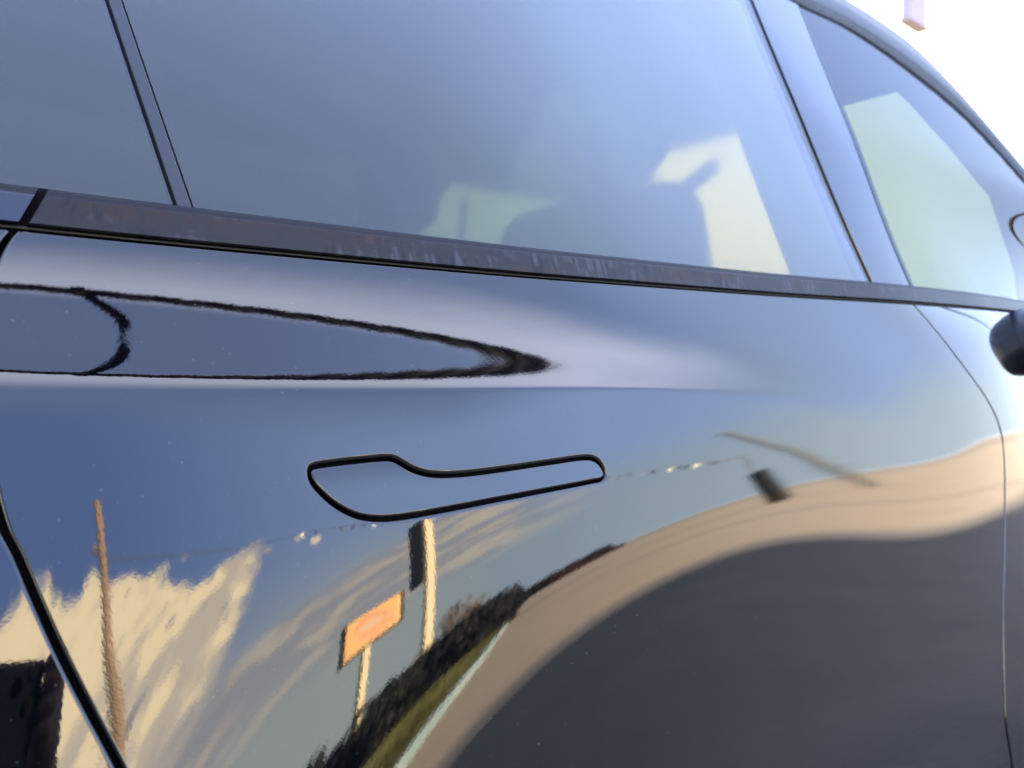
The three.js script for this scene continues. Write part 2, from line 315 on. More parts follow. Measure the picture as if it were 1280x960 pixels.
const rearDoorGeo = (() => {
  const L = (y) => rearX(y) + HG + 0.0022, R = (y) => frontX(y) - HG - 0.0022, yb = 0.26;
  const xm = (y) => (u) => u < 1 ? lerp(L(y), hx0, u) : u < 2 ? lerp(hx0, hx1, u - 1) : lerp(hx1, R(y), u - 2);
  const us = [...range(0, 1, 50), ...range(1, 2, 110).slice(1), ...range(2, 3, 200).slice(1)];
  const yOf = (x, v) => v < 1 ? lerp(yb, hy0, v) : v < 2 ? lerp(hy0, hy1, v - 1) : v < 3 ? lerp(hy1, creaseY(x) - 0.022, v - 2) : v < 4 ? lerp(creaseY(x) - 0.022, creaseY(x) + 0.016, v - 3) : lerp(creaseY(x) + 0.016, topY(x) - 0.0022, v - 4);
  const map = (u, v) => { let y = yOf(0.4, Math.min(v, 5)), x = xm(y)(u); for (let k = 0; k < 3; k++) { y = yOf(x, v); x = xm(y)(u); } return [x, y]; };
  const a = sheet(Z, map, us, range(0, 1, 110));
  const bl = sheet(Z, map, range(0, 1, 50), range(1, 2, 40)), br = sheet(Z, map, range(2, 3, 200), range(1, 2, 40));
  const c = sheet(Z, map, us, [...range(2, 3, 16), ...range(3, 4, 90).slice(1), ...range(4, 5, 50).slice(1)]);
  // ring between the rectangle round the handle and the handle's own opening
  const hole = inset(hOutline, -0.0026), pos = [], nrm = [], uv = [], idx = [], M = 14, n = hole.length;
  const mid = (p) => [Math.min(0.455, Math.max(0.235, p[0])), p[0] < 0.30 ? 0.861 : 0.855];
  const rim = hole.map((p) => { const m = mid(p), dx = p[0] - m[0], dy = p[1] - m[1]; let t = 1e9; if (dx > 1e-9) t = Math.min(t, (hx1 - m[0]) / dx); if (dx < -1e-9) t = Math.min(t, (hx0 - m[0]) / dx); if (dy > 1e-9) t = Math.min(t, (hy1 - m[1]) / dy); if (dy < -1e-9) t = Math.min(t, (hy0 - m[1]) / dy); return [m[0] + dx * t, m[1] + dy * t]; });
  // corners of the rectangle are snapped to the nearest ray
  for (const c of [[hx0, hy0], [hx0, hy1], [hx1, hy0], [hx1, hy1]]) { let best = 0, bd = 1e9; rim.forEach((p, k) => { const d = Math.hypot(p[0] - c[0], p[1] - c[1]); if (d < bd) { bd = d; best = k; } }); rim[best] = c; }
  for (let m = 0; m <= M; m++) for (let k = 0; k < n; k++) { const t = Math.pow(m / M, 1.3), x = lerp(hole[k][0], rim[k][0], t), y = lerp(hole[k][1], rim[k][1], t), N = normalOf(Z, x, y); pos.push(x, y, Z(x, y)); nrm.push(N.x, N.y, N.z); uv.push(x, y); }
  for (let m = 0; m < M; m++) for (let k = 0; k < n; k++) { const a0 = m * n + k, b0 = m * n + (k + 1) % n, c0 = a0 + n, d0 = b0 + n; idx.push(a0, d0, c0, a0, b0, d0); }
  const ring = meshGeo(pos, nrm, uv, idx);
  const holeRoll = rolled(Z, hole, 1, 0.0030, 0.014, true, 9);
  const ys = range(yb, 1.0285, 240), yt = range(0, 1, 200);
  const rearRoll = rolled(Z, ys.map((y) => [L(y), y]), -1, 0.0022, 0.02), frontRoll = rolled(Z, ys.map((y) => [R(y), y]), 1, 0.0022, 0.02);
  const xa = L(1.03), xb = R(1.03), topRoll = rolled(Z, yt.map((t) => { const x = lerp(xa, xb, t); return [x, topY(x) - 0.0022]; }), -1, 0.0022, 0.012);
  return mergeGeometries([a, bl, br, c, ring, holeRoll, rearRoll, frontRoll, topRoll]);
})();
const rearDoor = part('rear_door', rearDoorGeo, paint, car);
// handle
{
  const mid = (x) => lerp(0.8602, 0.8545, ss(0.26, 0.36, x)), sl = -Math.tan(19.5 * DEG);
  const zm = (x) => { const a = 0.232, b = 0.46; return lerp(Z(a, mid(a)), Z(b, mid(b)), (x - a) / (b - a)) + 0.0042 * (1 - Math.pow((x - 0.346) / 0.135, 2)) * 0.0; };
  const base = (x) => 0.5 * zm(x) + 0.5 * Z(x, mid(x));
  const F = (x, y) => base(x) + sl * (y - mid(x)) - 2.2 * (y - mid(x)) ** 2 - 0.0004;
  const out = inset(hOutline, 0.0043), n = out.length, pos = [], nrm = [], uv = [], idx = [], M = 10;
  const spine = (p) => [Math.min(0.462, Math.max(0.232, p[0])), mid(Math.min(0.462, Math.max(0.232, p[0])))];
  for (let m = 0; m <= M; m++) for (let k = 0; k < n; k++) { const s = spine(out[k]), t = m / M, x = lerp(out[k][0], s[0], t), y = lerp(out[k][1], s[1], t), N = normalOf(F, x, y, 5e-4); pos.push(x, y, F(x, y)); nrm.push(N.x, N.y, N.z); uv.push(x, y); }
  for (let m = 0; m < M; m++) for (let k = 0; k < n; k++) { const a = m * n + k, b = m * n + (k + 1) % n, c = a + n, d = b + n; idx.push(a, d, b, a, c, d); }
  const plate = mergeGeometries([meshGeo(pos, nrm, uv, idx), rolled(F, out, -1, 0.0018, 0.009, true, 8)]);
  const h = part('door_handle', plate, handlePaint, rearDoor);
  part('handle_recess', mergeGeometries([strip(Z, inset(hOutline, 0.003), 0.012, 0.011, true)]), gapBlack, rearDoor);
}
// dark rubber behind the gaps
part('door_seal', strip(Z, range(0.26, 1.03, 160).map((y) => [rearX(y), y]), 0.012, 0.013), gapBlack, rearDoor);
part('door_seal', strip(Z, range(0.26, 1.03, 160).map((y) => [frontX(y), y]), 0.012, 0.015), gapBlack, rearDoor);

// --- quarter panel behind the door, front door ahead of it
const archR = (x) => { const d = 0.40 * 0.40 - (x + 0.28) ** 2; return d > 0 ? Math.max(0.28, 0.34 + Math.sqrt(d)) : 0.28; };
{
  const R = (y) => rearX(y) - HG - 0.0022, X0 = -1.15;
  const map = (u, v) => { let y = lerp(0.9, topY(0), v), x = 0; for (let k = 0; k < 5; k++) { x = lerp(X0, R(y), u); const y0 = Math.min(archR(x), 0.8); y = v < 1 ? lerp(y0, creaseY(Math.max(x, -0.1)) - 0.022, v) : v < 2 ? lerp(creaseY(Math.max(x, -0.1)) - 0.022, creaseY(Math.max(x, -0.1)) + 0.016, v - 1) : lerp(creaseY(Math.max(x, -0.1)) + 0.016, topY(x) - 0.0022, v - 2); } return [x, y]; };
  const us = [...range(0, 0.9, 60), ...range(0.9, 1, 50).slice(1)], vs = [...range(0, 1, 90), ...range(1, 2, 60).slice(1), ...range(2, 3, 30).slice(1)];
  const ys = range(0.6, 1.029, 160);
  const g = mergeGeometries([sheet(Z, map, us, vs), rolled(Z, ys.map((y) => [R(y), y]), 1, 0.0022, 0.02), rolled(Z, range(X0, R(1.03), 60).map((x) => [x, topY(x) - 0.0022]), -1, 0.0022, 0.012)]);
  part('quarter_panel', g, paint, car); part('quarter_panel', mirrored(sheet(Z, map, range(0, 1, 30), range(0, 3, 30))), paintPlain, car);
  // front door
  const L = (y) => frontX(y) + HG + 0.0022, X1 = 2.3;
  const mapF = (u, v) => { let y = lerp(0.26, 1.04, v), x = lerp(L(y), X1, u); y = lerp(0.26, topY(x) - 0.0022, v); x = lerp(L(y), X1, u); return [x, y]; };
  const gf = mergeGeometries([sheet(Z, mapF, range(0, 1, 90), range(0, 1, 140)), rolled(Z, range(0.26, 1.033, 160).map((y) => [L(y), y]), -1, 0.0022, 0.02), rolled(Z, range(L(1.03), X1, 60).map((x) => [x, topY(x) - 0.0022]), -1, 0.0022, 0.012)]);
  part('front_door', gf, paint, car); part('front_door', mirrored(sheet(Z, mapF, range(0, 1, 20), range(0, 1, 20))), paintPlain, car);
  part('rear_door', mirrored(sheet(Z, (u, v) => [lerp(0.05, 1.25, u), lerp(0.3, topY(0.5), v)], range(0, 1, 30), range(0, 1, 30))), paintPlain, car);
  const archF = (x) => { const d = 0.40 * 0.40 - (x - 2.72) ** 2; return d > 0 ? 0.34 + Math.sqrt(d) : 0.28; };
  const mapN = (u, v) => { const x = lerp(X1 + 0.004, 3.42, u); return [x, lerp(archF(x), topY(2.4) - 0.06 * u * u, v)]; };
  const fg = sheet((x, y) => Z(x, y) - 0.14 * Math.max(0, x - 2.6) ** 2 * 2, mapN, range(0, 1, 50), range(0, 1, 24));
  part('front_fender', fg, paintPlain, car); part('front_fender', mirrored(fg), paintPlain, car);
}

// --- belt trim
function beltTrim(x0, x1, shear0, n, name, mat, end) {
  const prof = [[0.0012, -0.006], [0.0012, 0.0015], [0.0022, 0.0036], [0.0195, -0.0020], [0.0208, -0.0026]];
  const top = [[0.0208, -0.0026], [0.0216, -0.0042], [0.0252, -0.0060], [0.0262, -0.0085], [0.0262, -0.016]];
  const mk = (pr) => (x) => pr.map(([dy, dz]) => { const xx = x + (x < x0 + 0.05 ? shear0 * (dy / 0.025) * (1 - (x - x0) / 0.05) : x > x1 - 0.05 && end ? end * (dy / 0.025) * (1 - (x1 - x) / 0.05) : 0), yb = yBelt(xx); return [xx, yb + dy, Z(xx, yb) + dz]; });
  const xs = range(x0, x1, n);
  const sharp = (pr, u) => { const gs = []; for (let k = 0; k < pr.length - 1; k++) { const g = swept(xs, mk([pr[k], pr[k + 1]]), u); const uv = g.attributes.uv; for (let i = 0; i < uv.count; i++) uv.setY(i, (pr[k + (uv.getY(i) > 0.5 ? 1 : 0)][0]) / 0.022 * 0.5 + 0.05); gs.push(g); } return mergeGeometries(gs); };
  const t = part(name, sharp(prof, 1.6), mat, car); part('trim_upper_edge', sharp(top, 1.6), trimTop, t);
  return t;
}
const trim = beltTrim(0.0640, 2.42, 0.0125, 160, 'belt_trim', trimMat);
beltTrim(-0.9, 0.0585, 0, 60, 'belt_trim', phys([0.003, 0.005, 0.018], 0.25, { ior: 1.5, specularIntensity: 0.7 }), 0.0125);
part('trim_lip', swept(range(-0.9, 2.42, 160), (x) => [[x, yBelt(x) - 0.0012, Z(x, yBelt(x)) - 0.0026], [x, yBelt(x) + 0.0002, Z(x, yBelt(x)) - 0.0022], [x, yBelt(x) + 0.0010, Z(x, yBelt(x)) - 0.0036]]), sealBlack, car);
part('trim_channel', swept(range(-0.9, 2.42, 160), (x) => [[x, yBelt(x) - 0.006, Z(x, yBelt(x)) - 0.008], [x, yBelt(x) + 0.0275, Z(x, yBelt(x)) - 0.0140]]), gapBlack, car);

// --- side glass, bar, pillar cover, roof edge
const topGlass = smoothLin([-0.95, -0.75, -0.3, 0.3, 1.0, 1.495, 1.698, 1.93, 2.15, 2.279, 2.46, 2.58], [1.2, 1.38, 1.56, 1.68, 1.715, 1.70, 1.703, 1.662, 1.581, 1.46, 1.23, 1.07]);
const topRoof = smoothLin([-1.1, -0.85, -0.3, 0.3, 1.0, 1.5, 1.782, 1.967, 2.097, 2.201, 2.326, 2.43, 2.66, 2.88], [1.22, 1.47, 1.67, 1.79, 1.825, 1.825, 1.817, 1.803, 1.78, 1.73, 1.62, 1.47, 1.25, 1.08]);
const slab = (map, us, vs) => { const a = sheet(G, map, us, vs), b = sheet((x, y) => G(x, y) - 0.004, map, us, vs), n = b.attributes.normal.array, i = b.index.array; for (let k = 0; k < n.length; k++) n[k] = -n[k]; for (let k = 0; k < i.length; k += 3) { const t = i[k]; i[k] = i[k + 1]; i[k + 1] = t; } return mergeGeometries([a, b]); };
const pane = (xab, xat, xbb, xbt, nu, nv, make = slab) => make((u, v) => { const x = lerp(lerp(xab, xbb, u), lerp(xat, xbt, u), v); return [x, lerp(yBelt(x) + 0.017, Math.max(topGlass(x), yBelt(x) + 0.018), v)]; }, range(0, 1, nu), range(0, 1, nv));
part('quarter_window', pane(-0.80, -0.74, 0.1600, 0.0835, 30, 30), privacyGlass, car);
part('rear_door_window', pane(0.1640, 0.0880, 1.094, 1.262, 60, 30), privacyGlass, car);
part('front_door_window', pane(1.236, 1.478, 2.56, 2.52, 60, 40, (m, us, vs) => sheet(G, m, us, vs)), frontGlass, car);
{
  // division bar
  const pos = [[-0.0052, -0.0004], [-0.0047, 0.0022], [-0.0040, 0.0028], [0.0040, 0.0028], [0.0047, 0.0022], [0.0052, -0.0004]], P = [], U = [], I = [];
  const seg = range(0, 1, 40); seg.forEach((t) => { const y = lerp(1.045, 1.69, t), x = 0.162 - 0.1185 * (y - 1.06); pos.forEach(([dx, dz]) => { P.push(x + dx, y, G(x + dx, y) + dz); U.push(dx * 60, y * 8); }); });
  const gs = []; for (let k = 0; k < 5; k++) { const p = [], u = [], i = []; seg.forEach((_, j) => { for (const q of [k, k + 1]) { const o = (j * 6 + q) * 3; p.push(P[o], P[o + 1], P[o + 2]); u.push(U[(j * 6 + q) * 2], U[(j * 6 + q) * 2 + 1]); } if (j < 40) { const a = 2 * j; i.push(a, a + 1, a + 3, a, a + 3, a + 2); } }); gs.push(meshGeo(p, null, u, i)); }
  const bar = part('window_division_bar', mergeGeometries(gs), barMat, car);
  part('bar_seal', sheet((x, y) => G(x, y) + 0.0006, (u, v) => { const y = lerp(1.045, 1.69, v); return [0.162 - 0.1185 * (y - 1.06) + lerp(-0.0068, 0.0068, u), y]; }, range(0, 1, 2), range(0, 1, 30)), gapBlack, bar);
  // gloss black cover of the centre pillar with its two dark joints
  const A = (y) => 1.109 + (y - 1.069) * 0.2755, B = (y) => 1.230 + (y - 1.051) * 0.383;
  part('pillar_cover', sheet((x, y) => G(x, y) + 0.0015, (u, v) => { const y = lerp(1.052, 1.69, v); return [lerp(A(y) + 0.006, B(y) - 0.006, u), y]; }, range(0, 1, 16), range(0, 1, 30)), glossBlack, car);
  part('pillar_joint', mergeGeometries([sheet((x, y) => G(x, y) - 0.0015, (u, v) => { const y = lerp(1.045, 1.70, v); return [lerp(A(y) - 0.036, A(y) + 0.012, u), y]; }, range(0, 1, 3), range(0, 1, 24)), sheet((x, y) => G(x, y) - 0.0015, (u, v) => { const y = lerp(1.045, 1.70, v); return [lerp(B(y) - 0.012, B(y) + 0.020, u), y]; }, range(0, 1, 3), range(0, 1, 24))]), phys([0.003, 0.0035, 0.004], 0.3, { specularIntensity: 0.6 }), car);
  // roof edge and front pillar: a rounded strip between the glass and the roof
  const xs = [...range(-0.9, 1.4, 50), ...range(1.4, 2.3, 60).slice(1), ...range(2.3, 2.5, 14).slice(1)];
  const roofPts = (() => { const c = []; const n = 160; for (let k = 0; k <= n; k++) { const x = lerp(-1.1, 2.78, k / n); c.push([x, topRoof(x)]); } return c; })();
  const near = (x) => { const f = (x + 0.9) / 3.4, X = lerp(-1.1, 2.78, f); return [X, topRoof(X)]; };
  const stripG = (m) => { const p = [], u = [], i = []; xs.forEach((x, k) => { const yg = topGlass(x) - 0.006; let best = roofPts[0], bd = 1e9; for (const r of roofPts) { const d = Math.hypot(r[0] - x - 0.06 * ss(1.2, 2.3, x), r[1] - yg - 0.07); if (d < bd) { bd = d; best = r; } }
    const [X, Y] = best, za = G(x, yg) + 0.001, zb = G(X, Y), mx = (x + X) / 2, my = (yg + Y) / 2; p.push(x, yg, za, lerp(x, X, 0.15), lerp(yg, Y, 0.15), za + 0.012 - 0.01, mx, my, G(mx, my) + 0.012, X, Y, zb, X - 0.03, Y - 0.01, zb - 0.09); for (let q = 0; q < 5; q++) u.push(x, q / 4); if (k < xs.length - 1) for (let q = 0; q < 4; q++) { const a = k * 5 + q; i.push(a, a + 5, a + 6, a, a + 6, a + 1); } }); return meshGeo(p, null, u, i); };
  const rs = stripG(); part('roof_edge', rs, sealBlack, car); part('roof_edge', mirrored(rs), sealBlack, car);
  // roof, windscreen: ruled between the two flanks
  const ruled = (x0, x1, n, crown, dy = 0) => { const p = [], u = [], i = [], M = 12; range(x0, x1, n).forEach((x, k) => { const y = topRoof(x) - 0.008 + dy, za = G(x, topRoof(x)) - 0.004; for (let q = 0; q <= M; q++) { const t = q / M; p.push(x + crown * 0.0, y + crown * 4 * t * (1 - t), lerp(za, FARZ - za, t)); u.push(x, t); } if (k < n) for (let q = 0; q < M; q++) { const a = k * (M + 1) + q; i.push(a, a + M + 1, a + M + 2, a, a + M + 2, a + 1); } }); return meshGeo(p, null, u, i); };
  part('roof', ruled(-1.1, 2.2, 50, 0.02), glossBlack, car);
  part('windscreen', ruled(2.2, 2.78, 24, 0.0), windGlass, car);
  part('headliner', ruled(-1.0, 2.19, 40, 0.0, -0.03), cabin, car);
  // inner trim of the front and centre pillars
  const ap = []; const au = [], ai = []; const apts = [[1.9, 1.80], [2.1, 1.74], [2.22, 1.67], [2.33, 1.56], [2.42, 1.42], [2.58, 1.22], [2.72, 1.08]];
  apts.forEach(([x, y], k) => { const z = G(x, y); ap.push(x - 0.02, y, z - 0.02, x - 0.02, y - 0.01, z - 0.11); au.push(0, k, 1, k); if (k < apts.length - 1) { const a = 2 * k; ai.push(a, a + 2, a + 3, a, a + 3, a + 1); } });
  const ag = meshGeo(ap, null, au, ai); part('front_pillar_trim', ag, cabin, car); part('front_pillar_trim', mirrored(ag), cabin, car);
  const bt = sheet((x, y) => G(x, y) - 0.055, (u, v) => { const y = lerp(0.9, 1.72, v); return [lerp(A(y) - 0.105, B(y) - 0.02, u), y]; }, range(0, 1, 6), range(0, 1, 20));
  part('centre_pillar_trim', bt, cabin, car); part('centre_pillar_trim', mirrored(bt), cabin, car);
  // far side: glass, upper frame
  const farPane = (a, at, b, btp, top) => mirrored(sheet(G, (u, v) => { const x = lerp(lerp(a, b, u), lerp(at, btp, u), v); return [x, lerp(yBelt(x) + 0.01, Math.min(top, Math.max(topGlass(x), yBelt(x) + 0.02)), v)]; }, range(0, 1, 16), range(0, 1, 8)));
  part('rear_door_window', farPane(0.1, 0.0, 1.1, 1.2, 1.53), farDarkGlass, car); part('front_door_window', farPane(1.24, 1.36, 2.46, 2.40, 1.53), farGlass, car); part('quarter_window', farPane(-0.8, -0.7, 0.1, 0.0, 1.5), farDarkGlass, car);
  part('door_frame', mirrored(sheet((x, y) => G(x, y) - 0.004, (u, v) => { const x = lerp(-0.85, 2.2, u); return [x, lerp(Math.min(1.525, topGlass(x) - 0.02), topRoof(x), v)]; }, range(0, 1, 40), range(0, 1, 6))), cabin, car);
  // bonnet, nose, tailgate
  const cross = (name, xs2, yf, zf, mat) => { const p = [], u = [], i = [], M = 16; xs2.forEach((x, k) => { for (let q = 0; q <= M; q++) { const t = q / M, z0 = zf(x); p.push(x[0] - (x[2] || 0) * Math.pow(2 * t - 1, 2), x[1] + (x[3] || 0) * 4 * t * (1 - t), lerp(z0, FARZ - z0, t)); u.push(k, t); } if (k < xs2.length - 1) for (let q = 0; q < M; q++) { const a = k * (M + 1) + q; i.push(a, a + M + 1, a + M + 2, a, a + M + 2, a + 1); } }); part(name, meshGeo(p, null, u, i), mat, car); };
  const zAt = (x) => Z(Math.min(x[0], 3.42), 1.0) - 0.28 * Math.max(0, x[0] - 2.6) ** 2;
  cross('bonnet', range(0, 1, 12).map((t) => [lerp(2.7, 3.40, t), 1.075 - 0.07 * t - 0.10 * t * t, 0, 0.05]), null, (x) => zAt(x) + 0.0, paintPlain);
  cross('front_bumper', range(0, 1, 10).map((t) => [3.41 + 0.09 * Math.sin(t * 2.4), 0.9 - 0.62 * t, 0.12, 0.02]), null, () => zAt([3.42]), paintPlain);
  cross('tailgate', range(0, 1, 14).map((t) => [-1.1 - 0.12 * Math.sin(t * 2.6), 1.22 - 0.92 * t, -0.08, 0.0]), null, () => -0.24, paintPlain);
  cross('rear_window', range(0, 1, 8).map((t) => [-1.1, 1.22, 0, 0.0]).map((r, k) => [lerp(-1.0, -1.1, k / 8), lerp(1.36, 1.22, k / 8), -0.02, 0.02]), null, (x) => G(x[0], x[1]), farDarkGlass);
  // cabin
  part('cabin_floor', mergeGeometries([box(3.4, 0.03, 1.7, 0.9, 0.42, -0.98), box(0.04, 0.62, 1.6, -0.75, 0.72, -0.98), box(0.62, 0.5, 1.56, 2.42, 0.80, -0.98)]), cabin, car);
  part('dashboard', new RoundedBoxGeometry(0.5, 0.16, 1.5, 3, 0.05).translate(2.35, 1.02, -0.98), cabin, car);
  const lining = sheet((x, y) => Math.min(Z(x, y), G(x, 1.03)) - 0.07, (u, v) => [lerp(-0.8, 2.4, u), lerp(0.4, 1.02, v)], range(0, 1, 30), range(0, 1, 8));
  part('door_lining', lining, cabin, car); part('door_lining', mirrored(lining), cabin, car);
  const seat = (z) => { const s = part('front_seat', mergeGeometries([new RoundedBoxGeometry(0.52, 0.16, 0.5, 4, 0.06).translate(1.32, 0.62, z), new RoundedBoxGeometry(0.15, 0.66, 0.48, 4, 0.07).rotateZ(0.27).translate(1.12, 0.94, z)]), seatMat, car); part('headrest', new RoundedBoxGeometry(0.11, 0.22, 0.29, 4, 0.05).rotateZ(0.2).translate(1.06, 1.40, z), seatMat, s); for (const o of [-0.06, 0.06]) part('headrest_post', cyl(0.008, 0.008, 0.16, 1.05, 1.25, z + o, 8), cabin, s); };
  seat(-0.60); seat(-1.36);
  const rearSeat = part('rear_seat', mergeGeometries([new RoundedBoxGeometry(0.5, 0.16, 1.3, 4, 0.06).translate(0.4, 0.62, -0.98), new RoundedBoxGeometry(0.14, 0.6, 1.3, 4, 0.06).rotateZ(0.35).translate(0.08, 0.88, -0.98)]), seatMat, car);
  for (const z of [-0.6, -1.36]) part('headrest', new RoundedBoxGeometry(0.10, 0.17, 0.26, 4, 0.05).translate(0.0, 1.24, z), seatMat, rearSeat);
  part('mirror_inside', new RoundedBoxGeometry(0.03, 0.05, 0.23, 3, 0.012).rotateX(-0.42).translate(1.93, 1.492, -1.06), cabin, car);
  part('seat_belt', tube([[1.30, 1.5, -1.66], [1.32, 1.25, -1.67], [1.28, 0.95, -1.62]], 0.016, 12, 6), cabin, car); part('seat_belt', tube([[1.50, 1.5, -1.66], [1.50, 1.05, -1.72]], 0.012, 8, 6), cabin, car);
  part('steering_wheel', new THREE.TorusGeometry(0.18, 0.016, 8, 30).rotateY(Math.PI / 2).rotateZ(-0.4).translate(1.95, 1.0, -1.36), cabin, car);
  // door mirror: foot on the door, shell outboard of it
  part('door_mirror', mergeGeometries([new RoundedBoxGeometry(0.15, 0.118, 0.13, 6, 0.05).translate(1.70, 0.990, -0.045), new RoundedBoxGeometry(0.09, 0.06, 0.10, 4, 0.02).translate(1.71, 0.985, -0.10)]), std([0.012, 0.016, 0.022], 0.35), car);
  // wheels
  for (const [x, z] of [[-0.28, -0.13], [2.72, -0.16], [-0.28, FARZ + 0.13], [2.72, FARZ + 0.16]]) {
    const w = part('wheel', new THREE.TorusGeometry(0.27, 0.085, 12, 40).translate(x, 0.355, z), std([0.015, 0.015, 0.016], 0.85), car);
    const rim = [new THREE.CylinderGeometry(0.07, 0.07, 0.14, 20).rotateX(Math.PI / 2).translate(x, 0.355, z)];
    for (let k = 0; k < 10; k++) rim.push(new THREE.BoxGeometry(0.2, 0.03, 0.03).translate(0.13, 0, 0).rotateZ(k * Math.PI / 5).translate(x, 0.355, z + (z > -1 ? 0.05 : -0.05)));
    part('rim', mergeGeometries(rim.map((g) => g.toNonIndexed())), std([0.2, 0.2, 0.21], 0.35, { metalness: 0.8 }), w);
    part('wheel_arch', new THREE.CylinderGeometry(0.42, 0.42, 0.26, 30, 1, true, Math.PI, Math.PI).rotateX(-Math.PI / 2).translate(x, 0.34, z + (z > -1 ? -0.03 : 0.03)), gapBlack, car);
  }
}
// ================================================================== THE GROUND
const V2 = (x, z) => new THREE.Vector2(x, z);
function flat(pts, y) {                                             // polygon of (x, z) points as a sheet at height y, uv in metres
  const g = new THREE.ShapeGeometry(new THREE.Shape(pts.map(([x, z]) => V2(x, -z)))); g.rotateX(-Math.PI / 2); g.translate(0, y, 0);
  const p = g.attributes.position, u = g.attributes.uv; for (let k = 0; k < p.count; k++) u.setXY(k, p.getX(k), p.getZ(k)); return g;
}
const groundTex = (c, amp, size, seed, speck = 0.3) => { const t = dataTex(512, 512, (u, v, i, j) => { const P = (f, s) => { const a = fbm(u * f + s, v * f + seed, 4), b = fbm((u - 1) * f + s, v * f + seed, 4), c2 = fbm(u * f + s, (v - 1) * f + seed, 4), d = fbm((u - 1) * f + s, (v - 1) * f + seed, 4), wu = ss(0.7, 1, u), wv = ss(0.7, 1, v); return lerp(lerp(a, b, wu), lerp(c2, d, wu), wv); }; const f = 1 + amp * (P(6, 3) - 0.5) * 2 + speck * (hash2(i, j + seed * 100) - 0.5); return c.map((k) => k * f); }, true); t.repeat.set(1 / size, 1 / size); return t; };
struct('ground', flat([[-900, -900], [900, -900], [900, 900], [-900, 900]], -0.012), std([1, 1, 1], 0.95, { map: groundTex([0.36, 0.29, 0.21], 0.3, 9, 4) }), 'dry bare ground reaching to the horizon');
struct('asphalt', flat([[-60, -11], [60, -11], [60, 5.2], [14, 5.3], [6, 5.1], [-60, 5.2]], -0.008), std([1, 1, 1], 0.9, { map: groundTex([0.150, 0.130, 0.102], 0.2, 4, 8, 0.4) }), 'old dark grey asphalt under the car, carried out to the shadow edge to deepen the shade');  // outer part stands in for shaded concrete: the shade is in the dark colour
const concreteTex = groundTex([0.50, 0.385, 0.245], 0.09, 5, 12);
struct('concrete_lot', flat([[-60, 5.2], [6, 5.1], [14, 5.3], [60, 5.2], [140, 70], [84, 92], [10.0, 12.4], [6.4, 9.4], [3.0, 7.4], [0, 6.7], [-60, 6.4]], 0), std([1, 1, 1], 0.9, { map: concreteTex }), 'pale tan concrete lot lit by the low sun');
